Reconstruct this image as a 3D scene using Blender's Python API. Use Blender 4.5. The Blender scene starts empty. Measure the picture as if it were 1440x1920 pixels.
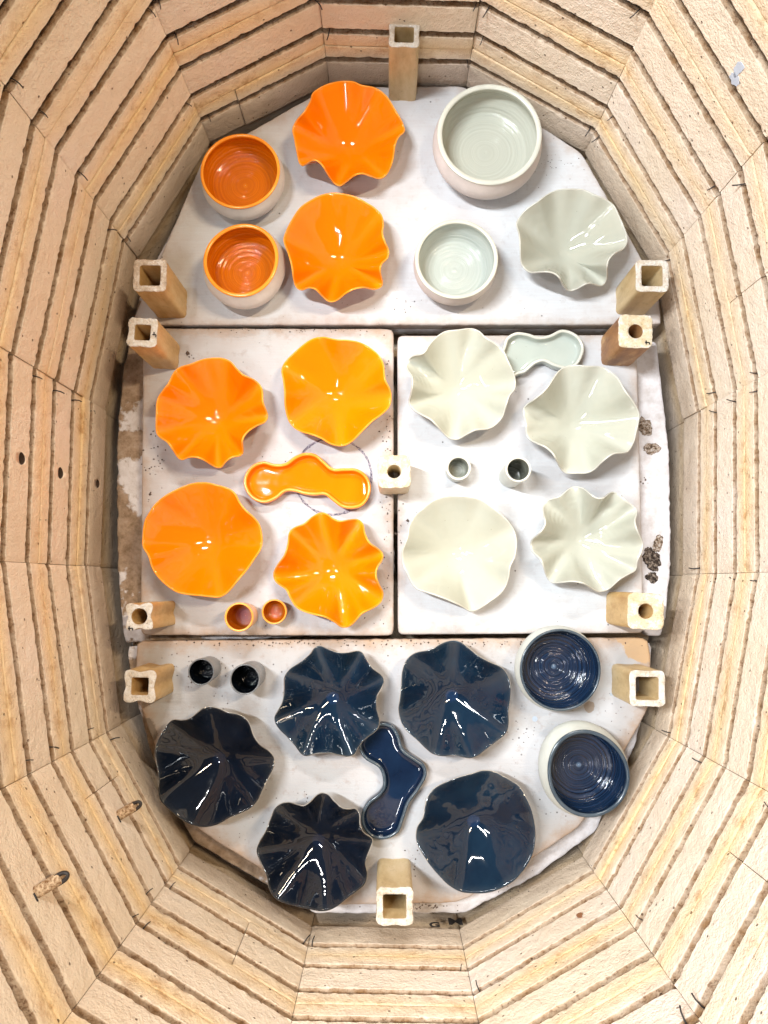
import bpy, math, random
import numpy as np
from mathutils import Vector, Matrix, noise
random.seed(7); RNG = np.random.default_rng(7)
S = bpy.context.scene
COL = S.collection

# ---------------------------------------------------------------- camera
F, NX, NY, D = 1400.0, 727.45, 1090.37, 0.9        # focal length in px of a 1440x1920 frame, nadir, height over the shelves
_a = math.atan((NY - 960) / F); _b = -math.atan((NX - 720) / F * math.cos(_a))
CR = np.array([[math.cos(_b), 0, -math.sin(_b)], [0, 1, 0], [math.sin(_b), 0, math.cos(_b)]]) @ \
     np.array([[1, 0, 0], [0, math.cos(_a), -math.sin(_a)], [0, math.sin(_a), math.cos(_a)]])
cd = bpy.data.cameras.new('camera'); cam = bpy.data.objects.new('camera', cd); COL.objects.link(cam)
cd.sensor_fit = 'VERTICAL'; cd.sensor_height = 24; cd.lens = F / 1920 * 24; cd.clip_start = .01; cd.clip_end = 50
M4 = Matrix.Identity(4)
for i in range(3):
    for j in range(3): M4[i][j] = CR[i, j]
M4[2][3] = D
cam.matrix_world = M4; S.camera = cam

# ---------------------------------------------------------------- room light, plus added fills for the walls
W = bpy.data.worlds.new("World"); S.world = W; W.use_nodes = True
wb = W.node_tree.nodes['Background']; wb.inputs[0].default_value = (.86, .90, 1, 1); wb.inputs[1].default_value = .06
def lamp(name, loc, tgt, sx, sy, power, col, spin=0):
    l = bpy.data.lights.new(name, 'AREA'); l.shape = 'RECTANGLE'; l.size = sx; l.size_y = sy
    l.energy = power; l.color = col
    o = bpy.data.objects.new(name, l); COL.objects.link(o); o.location = loc
    q = (Vector(tgt) - Vector(loc)).to_track_quat('-Z', 'Y')
    o.rotation_euler = (q.to_matrix() @ Matrix.Rotation(spin, 3, 'Z')).to_euler()
    return o
lamp('ceiling_and_fill_lamp', (-.92, .45, 2.3), (0, .1, 0), .035, .85, 70, (.93, .975, 1))
lamp('ceiling_and_fill_lamp', (-1.35, .20, 1.75), (.2, .1, .1), .05, .6, 13, (.95, .98, 1))  # added low fill from the left to brighten the right wall
lamp('ceiling_and_fill_lamp', (-.40, -.90, 2.3), (0, 0, 0), .04, .5, 9, (.97, .98, 1))
lamp('ceiling_and_fill_lamp', (.95, .55, 2.1), (-.2, .1, .1), .05, .5, 25, (1, .80, .56))  # added warm fill from the right, to light and tint the left wall
lamp('ceiling_and_fill_lamp', (.05, 1.65, 2.1), (0, -.2, 0), .7, .035, 33, (1, .965, .91))
S.view_settings.view_transform = 'Standard'; S.view_settings.look = 'None'
S.view_settings.exposure = .32; S.view_settings.gamma = 1
S.render.engine = 'CYCLES'

# ---------------------------------------------------------------- helpers
def ray(x, y):
    return CR @ np.array([(x - 720) / F, -(y - 960) / F, -1])
def at(x, y, z=0.):                       # the place at height z seen at a spot of the photograph
    d = ray(x, y); t = (z - D) / d[2]; return np.array([d[0] * t, d[1] * t])
def P3(x, y, z=0.): p = at(x, y, z); return Vector((p[0], p[1], z))
def new(name, me, mat=None, parent=None):
    o = bpy.data.objects.new(name, me); COL.objects.link(o)
    if mat is not None and not me.materials: me.materials.append(mat)
    if parent is not None: o.parent = parent
    return o
def mesh(name, vs, fs, smooth=True, attrs=None):
    me = bpy.data.meshes.new(name); me.from_pydata([tuple(v) for v in vs], [], [tuple(int(i) for i in f) for f in fs])
    if smooth: me.polygons.foreach_set('use_smooth', [True] * len(me.polygons))
    for k, v in (attrs or {}).items():
        a = me.attributes.new(k, 'FLOAT', 'POINT'); a.data.foreach_set('value', [float(q) for q in v])
    me.update(); return me
def tag(o, label, cat, group=None):
    o['label'] = label; o['category'] = cat
    if group: o['group'] = group
    return o
def empty(name, loc, label=None, cat=None, group=None):
    o = bpy.data.objects.new(name, None); COL.objects.link(o); o.location = loc; o.empty_display_size = .02
    if label: tag(o, label, cat, group)
    return o
def grid_faces(nr, nc, wrap=True, flip=False):
    fs = []
    for r in range(nr - 1):
        for c in range(nc if wrap else nc - 1):
            a = r * nc + c; b = r * nc + (c + 1) % nc; q = (a, b, b + nc, a + nc)
            fs.append(q[::-1] if flip else q)
    return fs
def loft(rings, cap0=False, cap1=False, flip=False):
    n = len(rings[0]); vs = [v for r in rings for v in r]; fs = grid_faces(len(rings), n, True, flip)
    if cap0: fs.append(tuple(range(n))[::-1] if not flip else tuple(range(n)))
    if cap1:
        t = tuple(range((len(rings) - 1) * n, len(rings) * n)); fs.append(t if not flip else t[::-1])
    return vs, fs
def tube_path(pts, r, seg=6, closed=False):
    pts = [Vector(p) for p in pts]; n = len(pts); rings = []
    for i, p in enumerate(pts):
        if closed: t = pts[(i + 1) % n] - pts[i - 1]
        else: t = pts[min(i + 1, n - 1)] - pts[max(i - 1, 0)]
        t.normalize(); u = t.cross(Vector((.13, .21, 1))).normalized(); w = t.cross(u)
        rr = r[i] if hasattr(r, '__len__') else r
        rings.append([p + (u * math.cos(2 * math.pi * k / seg) + w * math.sin(2 * math.pi * k / seg)) * rr for k in range(seg)])
    if closed: rings.append(rings[0])
    return loft(rings, not closed, not closed)
def nz(x, y, z): return noise.noise(Vector((x, y, z)))
def closed_spline(pts, n):                 # closed Catmull-Rom resampled to n points evenly by length
    P = np.array(pts, float); m = len(P); out = []
    for i in range(m):
        p0, p1, p2, p3 = P[i - 1], P[i], P[(i + 1) % m], P[(i + 2) % m]
        for k in range(12):
            t = k / 12
            out.append(.5 * ((2 * p1) + (-p0 + p2) * t + (2 * p0 - 5 * p1 + 4 * p2 - p3) * t * t + (-p0 + 3 * p1 - 3 * p2 + p3) * t ** 3))
    Q = np.array(out + [out[0]]); L = np.r_[0, np.cumsum(np.hypot(*np.diff(Q, axis=0).T))]
    s = np.linspace(0, L[-1], n, endpoint=False)
    return np.c_[np.interp(s, L, Q[:, 0]), np.interp(s, L, Q[:, 1])]

# ---------------------------------------------------------------- materials
class NT:
    def __init__(s, name):
        s.m = bpy.data.materials.new(name); s.m.use_nodes = True; s.t = s.m.node_tree; s.b = s.t.nodes['Principled BSDF']
    def n(s, ty, **kw):
        o = s.t.nodes.new('ShaderNode' + ty)
        for k, v in kw.items():
            if k.startswith('i_'):
                key = k[2:]; key = int(key) if key.isdigit() else key.replace('_', ' ')
                if hasattr(v, 'is_output'): s.t.links.new(v, o.inputs[key])
                else: o.inputs[key].default_value = v
            else: setattr(o, k, v)
        return o
    def lk(s, a, b): s.t.links.new(a, b)
    def noise(s, vec, scale, detail=3, rough=.5):
        return s.n('TexNoise', i_Vector=vec, i_Scale=scale, i_Detail=detail, i_Roughness=rough).outputs[0]
    def ramp(s, v, stops):
        o = s.n('ValToRGB', i_Fac=v); e = o.color_ramp.elements
        while len(e) < len(stops): e.new(.5)
        for q, (p, c) in zip(e, stops): q.position = p; q.color = tuple(c) + (1,) if len(c) == 3 else c
        return o.outputs[0]
    def band(s, v, lo, hi, a=0., b=1.):
        return s.n('MapRange', i_0=v, i_1=lo, i_2=hi, i_3=a, i_4=b).outputs[0]
    def mix(s, f, a, b, mode='MIX'):
        o = s.n('Mix', data_type='RGBA', blend_type=mode)
        for i, v in ((0, f), (6, a), (7, b)):
            if hasattr(v, 'is_output'): s.lk(v, o.inputs[i])
            else: o.inputs[i].default_value = v if i == 0 else (tuple(v) + (1,) if len(v) == 3 else v)
        return o.outputs[2]
    def math(s, op, a, b=0.):
        o = s.n('Math', operation=op)
        for i, v in ((0, a), (1, b)):
            if hasattr(v, 'is_output'): s.lk(v, o.inputs[i])
            else: o.inputs[i].default_value = v
        return o.outputs[0]
    def bump(s, h, dist, strength=1., nrm=None):
        o = s.n('Bump', i_Height=h, i_Distance=dist, i_Strength=strength)
        if nrm is not None: s.lk(nrm, o.inputs['Normal'])
        return o.outputs[0]
    def out(s, col=None, rough=None, nrm=None, **kw):
        for k, v in (('Base Color', col), ('Roughness', rough), ('Normal', nrm)):
            if v is None: continue
            if hasattr(v, 'is_output'): s.lk(v, s.b.inputs[k])
            else: s.b.inputs[k].default_value = tuple(v) + (1,) if k == 'Base Color' and len(v) == 3 else v
        for k, v in kw.items(): s.b.inputs[k.replace('_', ' ')].default_value = v
        return s.m
PITCH, Z0 = .0463, -.010                    # spacing of the element grooves, lowest one
def firebrick(name, dirty=0.):
    m = NT(name); g = m.n('NewGeometry').outputs['Position']; tc = m.n('TexCoord').outputs['Object']
    rnd = m.n('ObjectInfo').outputs['Random']
    big = m.noise(g, 9, 4, .6); fine = m.noise(g, 420, 3, .7); mid = m.noise(g, 60, 5, .65)
    base = m.ramp(big, [(.3, (.76, .635, .50)), (.5, (.81, .70, .58)), (.7, (.83, .73, .65))])
    base = m.mix(m.band(rnd, 0, 1, 0, .35), base, (.78, .66, .48))
    sep = m.n('SeparateXYZ', i_0=g)
    # heat stain running along each course joint
    j = m.math('FRACT', m.math('DIVIDE', m.math('SUBTRACT', sep.outputs[2], .0594 - .0463), .0926))
    dj = m.math('ABSOLUTE', m.math('SUBTRACT', j, .5))
    wob = m.math('MULTIPLY', m.math('SUBTRACT', m.noise(g, 14, 4, .6), .5), .16)
    st = m.band(m.math('ADD', dj, wob), .24, .0, 0, 1)
    st = m.math('MULTIPLY', st, m.band(m.noise(g, 5, 2), .35, .6, .35, 1))
    base = m.mix(m.math('MULTIPLY', st, .66), base, (.84, .58, .24))
    rust = m.math('MULTIPLY', st, m.band(m.noise(g, 55, 5, .7), .52, .66, 0, .7))
    base = m.mix(rust, base, (.42, .20, .06))
    # brown groove insides, with their shade painted in as well (attribute deep)
    dp = m.n('Attribute', attribute_name='deep').outputs['Fac']
    base = m.mix(m.math('MULTIPLY', dp, m.band(mid, .35, .65, .6, 1.)), base, (.25, .14, .065)); base = m.mix(m.math('MULTIPLY', dp, m.band(m.noise(g, 240, 3, .7), .54, .66, 0, .75)), base, (.15, .08, .045))
    low = m.math('MULTIPLY', m.band(sep.outputs[2], .046, .012), m.band(m.noise(g, 20, 4, .6), .3, .6, .65, 1.))  # brown discolouring low down, with shade at the wall base painted in
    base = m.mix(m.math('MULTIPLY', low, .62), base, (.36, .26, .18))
    # specks and pores
    sp = m.n('TexVoronoi', i_Vector=g, i_Scale=120.); cell = m.n('TexWhiteNoise', noise_dimensions='3D', i_Vector=sp.outputs['Position']).outputs[0]
    spk = m.math('MULTIPLY', m.band(sp.outputs['Distance'], .16, .09), m.band(cell, .80, .83))
    base = m.mix(m.math('MULTIPLY', spk, .75), base, (.13, .055, .02))
    base = m.mix(m.band(fine, .30, .44, .14, 0), base, (.42, .30, .20))
    h = m.math('ADD', m.math('MULTIPLY', fine, .5), m.math('ADD', m.math('MULTIPLY', mid, 1.2), m.math('MULTIPLY', spk, -.8)))
    n1 = m.bump(h, .0030, 1.)
    return m.out(base, .93, n1, Specular_IOR_Level=.2)
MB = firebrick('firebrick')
BORE_SHADE = NT('bore_shade').out((.05, .030, .02), .95)  # near-black peephole interior, painted in place of the shade inside
def kiln_wash(name, brown, spots=(), wh=.90):
    m = NT(name); g = m.n('NewGeometry').outputs['Position']; tc = m.n('TexCoord').outputs['Object']
    big = m.noise(g, 7, 4, .6); mp = m.n('Mapping', i_Vector=g, i_Scale=(14, 220, 40)).outputs[0]
    brush = m.noise(mp, 1.6, 4, .6); fine = m.noise(g, 600, 2, .6); mid = m.noise(g, 45, 5, .65)
    base = m.ramp(big, [(.3, (.48 * wh, .465 * wh, .475 * wh)), (.5, (.54 * wh, .56 * wh, .585 * wh)), (.72, (.575 * wh, .615 * wh, .65 * wh))])
    base = m.mix(m.band(brush, .3, .7, .0, .30), base, (.47, .43, .43))
    base = m.mix(m.band(m.noise(g, 3.2, 3, .6), .45, .65, 0, .35 * brown), base, (.50, .46, .46))
    e = m.n('Attribute', attribute_name='edge').outputs['Fac']           # metres from the shelf's own edge
    w = m.math('ADD', e, m.math('MULTIPLY', m.math('SUBTRACT', m.noise(g, 28, 5, .75), .5), .045))
    base = m.mix(m.band(w, .009 + .005 * brown, -.004, 0, .9 * brown), base, (.34, .20, .10))
    w2 = m.math('ADD', e, m.math('MULTIPLY', m.math('SUBTRACT', m.noise(g, 60, 6, .8), .5), .05))
    base = m.mix(m.band(w2, -.0035, -.0065, 0, .9 * brown), base, (.10, .055, .03))
    pat = m.noise(g, 16, 6, .7)
    base = m.mix(m.band(pat, .54, .70, 0, .50 * brown), base, (.36, .29, .25))
    blot = m.noise(g, 70, 5, .75); base = m.mix(m.band(blot, .56, .68, 0, .55 * brown), base, (.33, .27, .25))
    base = m.mix(m.band(w, .035, .0, 0, .38 * brown), base, (.44, .34, .27))
    sc_ = m.n('Mapping', i_Vector=g, i_Scale=(9, 60, 9), i_Rotation=(0, 0, .5)).outputs[0]
    base = m.mix(m.band(m.noise(sc_, 3.5, 5, .7), .66, .72, 0, .35), base, (.35, .31, .31))      # rubbed scuffs
    sp = m.n('TexVoronoi', i_Vector=g, i_Scale=75.); cell = m.n('TexWhiteNoise', noise_dimensions='3D', i_Vector=sp.outputs['Position']).outputs[0]
    spk = m.math('MULTIPLY', m.band(sp.outputs['Distance'], .10, .06), m.band(cell, .82, .83))
    base = m.mix(m.math('MULTIPLY', spk, .8), base, (.06, .05, .05))
    for (px, py, rad, sc, thr, col) in spots:
        c = P3(px, py, 0)
        d = m.n('VectorMath', operation='DISTANCE', i_0=g, i_1=c).outputs['Value']
        dd = m.math('ADD', m.math('DIVIDE', d, rad), m.math('MULTIPLY', m.math('SUBTRACT', m.noise(g, sc, 5, .7), .5), thr))
        base = m.mix(m.band(dd, 1.0, .92, 0, .92), base, col)
    h = m.math('ADD', m.math('MULTIPLY', brush, .7), m.math('ADD', m.math('MULTIPLY', fine, .35), mid))
    return m.out(base, .85, m.bump(h, .0007, .6), Specular_IOR_Level=.25)
def slab_wash():
    m = NT('worn_kiln_wash'); g = m.n('NewGeometry').outputs['Position']; sep = m.n('SeparateXYZ', i_0=g)
    pat = m.noise(g, 13, 6, .62); mid = m.noise(g, 70, 5, .7); fine = m.noise(g, 500, 2)
    left = m.band(sep.outputs[0], -.25, .1, .0, .30)
    white = m.ramp(mid, [(.3, (.50, .46, .45)), (.6, (.66, .64, .66))])
    brown = m.ramp(mid, [(.3, (.16, .105, .06)), (.55, (.33, .24, .17)), (.7, (.42, .33, .26))])
    f = m.band(m.math('SUBTRACT', pat, left), .44, .475)
    col = m.mix(f, white, brown)
    return m.out(col, .9, m.bump(m.math('ADD', m.math('MULTIPLY', f, -.6), mid), .0016, .8), Specular_IOR_Level=.2)
def glaze(name, col, col2, scale=18., rough=.05, center=None, lo=.35, hi=.7, wob=.0006, thin=None):
    m = NT(name); tc = m.n('TexCoord').outputs['Object']; rnd = m.n('ObjectInfo').outputs['Random']
    n1 = m.noise(tc, scale, 4, .6); c = m.mix(m.band(n1, lo, hi), col, col2)
    if center:
        L = m.n('VectorMath', operation='LENGTH', i_0=m.n('Vector' + 'Math', operation='MULTIPLY', i_0=tc, i_1=(1, 1, 0)).outputs[0]).outputs['Value']
        L = m.math('ADD', L, m.math('MULTIPLY', m.math('SUBTRACT', m.noise(tc, 220, 3), .5), .004))
        c = m.mix(m.math('MULTIPLY', m.band(L, .0082, .0062), m.band(m.noise(tc, 700, 2), .3, .6, .5, 1)), c, center)
    if thin:
        a = m.n('Attribute', attribute_name='edge').outputs['Fac']
        aw = m.math('ADD', a, m.math('MULTIPLY', m.math('SUBTRACT', m.noise(tc, 60, 4, .6), .5), .12))
        c = m.mix(m.band(aw, .90, 1.02, 0, .55), c, thin)
        rd = m.n('Attribute', attribute_name='ridge').outputs['Fac']; c = m.mix(m.band(rd, .0, 1., 0, .35), c, thin)
    sp = m.n('TexVoronoi', i_Vector=tc, i_Scale=230.); cell = m.n('TexWhiteNoise', noise_dimensions='3D', i_Vector=sp.outputs['Position']).outputs[0]
    pin = m.math('MULTIPLY', m.band(sp.outputs['Distance'], .13, .08), m.band(cell, .965, .97))
    c = m.mix(m.math('MULTIPLY', pin, .5), c, (.05, .04, .035))
    h = m.math('ADD', m.noise(tc, 26, 2, .5), m.math('MULTIPLY', pin, -.05))
    return m.out(c, rough, m.bump(h, wob * 10, .22), IOR=1.52, Coat_Weight=.0)
GO = glaze('orange_glaze', (.80, .175, .0004), (.84, .195, .0006), 14, thin=(.92, .25, .003))
GOd = glaze('deep_orange_glaze', (.66, .115, .003), (.80, .17, .004), 30)
GG = glaze('celadon_glaze', (.385, .39, .325), (.41, .42, .36), 16, thin=(.49, .485, .42))
GGb = glaze('pale_aqua_glaze', (.385, .425, .385), (.42, .46, .42), 25)
GB = glaze('midnight_blue_glaze', (.003, .009, .022), (.007, .020, .040), 20, center=(.009, .024, .062), thin=(.035, .050, .065))
GK = glaze('black_blue_glaze', (.003, .005, .010), (.006, .010, .020), 20, center=(.006, .011, .026), thin=(.025, .028, .032))
GBb = glaze('cobalt_blue_glaze', (.012, .035, .11), (.022, .065, .18), 30)
def wash_top_(name, a, b, c, sc):
    m = NT(name); g = m.n('NewGeometry').outputs['Position']; n1 = m.noise(g, sc, 5, .75)
    col = m.ramp(n1, [(.40, a), (.5, b), (.60, c)])
    return m.out(col, .85, m.bump(n1, .003, 1.), Specular_IOR_Level=.3)
def simple(name, col, rough, bump=0., sc=200, spec=.5, var=None):
    m = NT(name); tc = m.n('TexCoord').outputs['Object']; n1 = m.noise(tc, sc, 4, .65); n2 = m.noise(tc, sc * .15, 4, .6)
    c = m.mix(m.band(n2, .35, .65), col, var or tuple(q * .86 for q in col))
    return m.out(c, rough, m.bump(n1, .0012, bump), Specular_IOR_Level=spec)
RIM_O = simple('orange_rim', (.95, .40, .07), .22, .05, 200, .5, (.92, .30, .02))
RIM_G = simple('pale_rim', (.58, .58, .52), .22, .05)
RIM_B = simple('brown_rim', (.42, .385, .34), .25, .05, 300, .5, (.22, .20, .18))
CLAY = simple('bare_white_clay', (.74, .71, .68), .6, .12, 260)
CLAYP = simple('bare_pink_clay', (.70, .64, .61), .6, .12, 260)
CLAYC = simple('bare_cool_clay', (.58, .60, .56), .5, .10, 260)
BLK = simple('oxidised_wire', (.022, .018, .018), .55, .4, 600)
INK = simple('black_mark', (.015, .012, .012), .7)
CRUST = wash_top_('dark_crust', (.02, .015, .012), (.07, .05, .04), (.34, .28, .23), 260)
CRUMB = simple('crumb', (.10, .07, .055), .8)
TUBE = simple('speckled_tube', (.68, .52, .35), .8, .5, 2600, .3, (.20, .10, .04))
def post_mat(name, a, b, c):
    m = NT(name); tc = m.n('TexCoord').outputs['Object']; mp = m.n('Mapping', i_Vector=tc, i_Scale=(1, 1, .35)).outputs[0]
    n1 = m.noise(mp, 45, 5, .7); n2 = m.noise(tc, 130, 4, .7)
    col = m.ramp(n1, [(.3, a), (.52, b), (.72, c)])
    col = m.mix(m.band(n2, .30, .40, .35, 0), col, tuple(q * .4 for q in a))
    return m.out(col, .5, m.bump(n2, .0008, .6), Specular_IOR_Level=.4)
PM = [post_mat('tan_post', (.44, .31, .15), (.58, .44, .24), (.66, .52, .32)),
      post_mat('golden_post', (.44, .25, .085), (.60, .40, .17), (.68, .50, .26)),
      post_mat('scorched_post', (.20, .085, .03), (.36, .18, .07), (.60, .38, .17)),
      post_mat('cream_post', (.56, .42, .24), (.70, .58, .38), (.76, .66, .48))]
def wash_top(name, a, b, c):
    m = NT(name); tc = m.n('TexCoord').outputs['Object']; n1 = m.noise(tc, 90, 6, .75); n2 = m.noise(tc, 420, 4, .7)
    col = m.ramp(n1, [(.34, a), (.5, b), (.62, c)]); col = m.mix(m.band(n2, .30, .42, .7, 0), col, (.25, .19, .15))
    return m.out(col, .9, m.bump(m.math('ADD', n1, n2), .0022, 1.), Specular_IOR_Level=.2)
TM = [wash_top('flaky_wash', (.42, .33, .25), (.66, .56, .46), (.86, .82, .78)),
      wash_top('cream_wash', (.60, .46, .27), (.68, .58, .41), (.72, .70, .66)),
      wash_top('white_wash', (.50, .41, .31), (.64, .58, .50), (.72, .70, .67))]

# ---------------------------------------------------------------- kiln chamber
CORN = [(-.3504, .2117), (-.3164, .4088), (-.2277, .5602), (-.0757, .641), (.101, .6358), (.2513, .5453), (.3348, .3905), (.3637, .1992),
        (.3563, .0088), (.3165, -.1744), (.2273, -.3196), (.0822, -.4002), (-.088, -.3988), (-.2329, -.3154), (-.3178, -.1699), (-.3497, .0182)]
CV = np.array(CORN); NC = 16
MIT = []
for k in range(NC):
    e0 = CV[k] - CV[k - 1]; e1 = CV[(k + 1) % NC] - CV[k]
    n0 = np.array([-e0[1], e0[0]]) / np.hypot(*e0); n1 = np.array([-e1[1], e1[0]]) / np.hypot(*e1)   # clockwise ring: left normal points outward
    b = n0 + n1; b /= np.hypot(*b); MIT.append(b / np.dot(b, n0))
MIT = np.array(MIT)
def wall_at(k, s, o, z):
    a = CV[k] + o * MIT[k]; b = CV[(k + 1) % NC] + o * MIT[(k + 1) % NC]
    p = a + (b - a) * s; return Vector((p[0], p[1], z))
def wall_hit(k, x, y):                     # where the sight line through a spot of the photograph meets wall side k
    a, b = CV[k], CV[(k + 1) % NC]; e = b - a; n = np.array([-e[1], e[0]]) / np.hypot(*e)
    d = ray(x, y); t = np.dot(a, n) / np.dot(d[:2], n); p = d * t
    return Vector((p[0], p[1], D + p[2])), Vector((n[0], n[1], 0)), Vector((e[0], e[1], 0)).normalized()
kiln = empty('kiln_chamber', (0, 0, -.075), 'oval kiln chamber walled in cream firebrick courses with element grooves, open at the top', 'kiln')
KZ = .075
def groove_profile(zg):                    # (outward, z, deep, chip) from top to bottom
    return [(.000, zg + .0105, 0, .1), (.0, zg + .0070, 0, .3), (.0, zg + .0056, 0, .9), (.0007, zg + .0050, .6, 1.1), (.0035, zg + .0047, .9, .8), (.014, zg + .0045, 1, .3),
            (.0165, zg + .0005, 1, .2), (.0150, zg - .0030, 1, .3), (.0085, zg - .0034, 1, .6), (.0030, zg - .0037, 1, .8),
            (.0008, zg - .0040, .9, 1.0), (.0, zg - .0048, .1, .7), (0, zg - .0080, 0, .3), (0, zg - .0125, 0, .1)]
def brick(k, z0, z1, grooves, seed, s0=0., s1=1., holes=()):
    prof = [(.0016, z1 - .0002, .2, .1), (.0004, z1 - .0005, .15, .3), (0, z1 - .0012, 0, .3), (0, z1 - .0030, 0, .3)]
    gs = sorted(grooves, reverse=True); z = z1 - .003
    for g in gs:
        top = g + .0105
        m = max(1, int((z - top) / .010))
        prof += [(0, z + (top - z) * i / m, 0, .12) for i in range(1, m)]
        prof += groove_profile(g); z = g - .0125
    m = max(1, int((z - z0 - .003) / .010))
    prof += [(0, z + (z0 + .003 - z) * i / m, 0, .12) for i in range(1, m)]
    prof += [(0, z0 + .0030, 0, .3), (0, z0 + .0012, 0, .3), (.0004, z0 + .0005, .15, .3), (.0016, z0 + .0002, .2, .1), (.062, z0 + .0003, .2, 0), (.062, z1 - .0003, .2, 0)]
    L = float(np.hypot(*(CV[(k + 1) % NC] - CV[k]))) * (s1 - s0)
    nu = max(12, int(L / .0036)); g0 = .00028 / L; sh0 = random.uniform(-.0008, .0008) / L; sh1 = random.uniform(-.0008, .0008) / L
    rings = []; deep = []
    dj = random.uniform(-.0008, .0010); tl = random.uniform(-.0008, .0008)
    for i in range(nu + 1):
        s = s0 + (s1 - s0) * (g0 + (1 - 2 * g0) * i / nu) ; rr = []
        for (o, zz, dp, ch) in prof:
            q = wall_at(k, s, 0, zz) * 1.0
            if o < .05:
                c1 = nz(q.x * 95 + seed, q.y * 95, zz * 95) ; c2 = nz(q.x * 330, q.y * 330 + seed, zz * 160)
                oo = o + dj + tl * (s - .5) * 2 + ch * (.0003 * c1 + .0006 * c2 + (.0030 * max(0, c2 - .36) if ch > .5 else 0)) + (.0075 if z1 < 0 else 0)
                zj = zz + (ch * (.0006 * c2 + .0002 * c1) if ch > .25 else 0)
                endr = min(i, nu - i)
                if endr == 0 and ch < .9: oo += .0009
            else: oo, zj = o, zz
            rr.append(wall_at(k, s, max(oo, -.002), zj + KZ)); deep.append(dp)
        rings.append(rr)
    n = len(prof); vs = [v for r in rings for v in r]
    fs = grid_faces(len(rings), n, True, False)
    fs.append(tuple(range(n))[::-1]); fs.append(tuple(range(nu * n, nu * n + n)))
    me = mesh('brick', vs, fs, True, {'deep': deep})
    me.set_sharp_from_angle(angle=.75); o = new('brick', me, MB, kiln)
    for (c, nrm, rad) in holes:
        cut, cf = [], []
        t = nrm.cross(Vector((0, 0, 1))).normalized(); w = Vector((0, 0, 1))
        for dd in (-.01, .05):
            cut += [c + Vector((0, 0, KZ)) + nrm * dd + (t * math.cos(a) + w * math.sin(a)) * rad * (1 + .06 * math.sin(3 * a)) for a in [2 * math.pi * q / 24 for q in range(24)]]
        cf = grid_faces(2, 24, True, True) + [tuple(range(24)), tuple(range(24, 48))[::-1]]
        cm = mesh('cut', cut, cf); cm.materials.append(BORE_SHADE); co = bpy.data.objects.new('cut', cm); COL.objects.link(co)
        md = o.modifiers.new('b', 'BOOLEAN'); md.operation = 'DIFFERENCE'; md.object = co; md.solver = 'EXACT'
        co.parent = kiln; bpy.context.view_layer.update(); dg = bpy.context.evaluated_depsgraph_get(); nm = bpy.data.meshes.new_from_object(o.evaluated_get(dg)); o.modifiers.clear()
        if len(nm.polygons) > 50:
            nm.materials.clear(); nm.materials.append(MB); nm.materials.append(BORE_SHADE); ck = c + Vector((0, 0, KZ))
            for p in nm.polygons:
                v = p.center - ck; dpt = v.dot(nrm); p.material_index = 1 if dpt > .0012 and (v - nrm * dpt).length < rad * 1.12 else 0
            o.data = nm
        bpy.data.objects.remove(co)
    return o
courses = [(-.105, -.0105, []), (-.0095, .0594, [.0363])] + [(.0594 + .0926 * i, .0594 + .0926 * (i + 1), [.0594 + .0926 * i + .02315, .0594 + .0926 * i + .06945]) for i in range(5)]
HOL = [wall_hit(15, 42, 860), wall_hit(15, 115, 887), wall_hit(15, 182, 907)]
splits = {(2, 1): .30, (12, 2): .42, (6, 3): .55, (13, 2): .72, (9, 4): .35}
for ci, (z0, z1, gr) in enumerate(courses):
    for k in range(NC):
        hs = [(c, n, r) for (c, n, e), r in zip(HOL, (.0060, .0062, .0052)) if k == 15 and z0 < c.z < z1]
        cuts = [0, splits[(k, ci)], 1] if (k, ci) in splits else [0, 1]
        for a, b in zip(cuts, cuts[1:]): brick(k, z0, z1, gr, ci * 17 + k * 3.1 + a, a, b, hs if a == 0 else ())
# heating coils lying in the grooves
def coil(zg):
    pts = []; step = .0026
    tot = 0
    for k in range(NC):
        A = wall_at(k, 0, .0100, zg + KZ - .0012); B = wall_at(k, 1, .0100, zg + KZ - .0012); L = (B - A).length
        t = (B - A).normalized(); n = t.cross(Vector((0, 0, 1))); m = int(L / step * 6)
        for i in range(m):
            ph = tot + i / 6 * 2 * math.pi; c = A + t * (L * i / m)
            pts.append(c + (n * math.cos(ph) + Vector((0, 0, 1)) * math.sin(ph)) * .0031)
        tot += m / 6 * 2 * math.pi
    P = np.array(pts); T = np.roll(P, -1, 0) - np.roll(P, 1, 0); T /= np.linalg.norm(T, axis=1)[:, None]
    up = np.array([.1, .2, 1.]); U = np.cross(T, up); U /= np.linalg.norm(U, axis=1)[:, None] + 1e-9; V = np.cross(T, U)
    n = len(P); r = .00075
    vs = np.concatenate([P + (U * math.cos(a) + V * math.sin(a)) * r for a in (0, 2.094, 4.189)])
    i = np.arange(n); j = (i + 1) % n; fs = []
    for a in range(3):
        b = (a + 1) % 3; fs += np.c_[a * n + i, a * n + j, b * n + j, b * n + i].tolist()
    return vs, fs
allg = [g for c in courses for g in c[2]]
for g in allg:
    if g > .47: continue
    vs, fs = coil(g); new('heating_element', mesh('heating_element', vs, fs), BLK, kiln)
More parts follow.
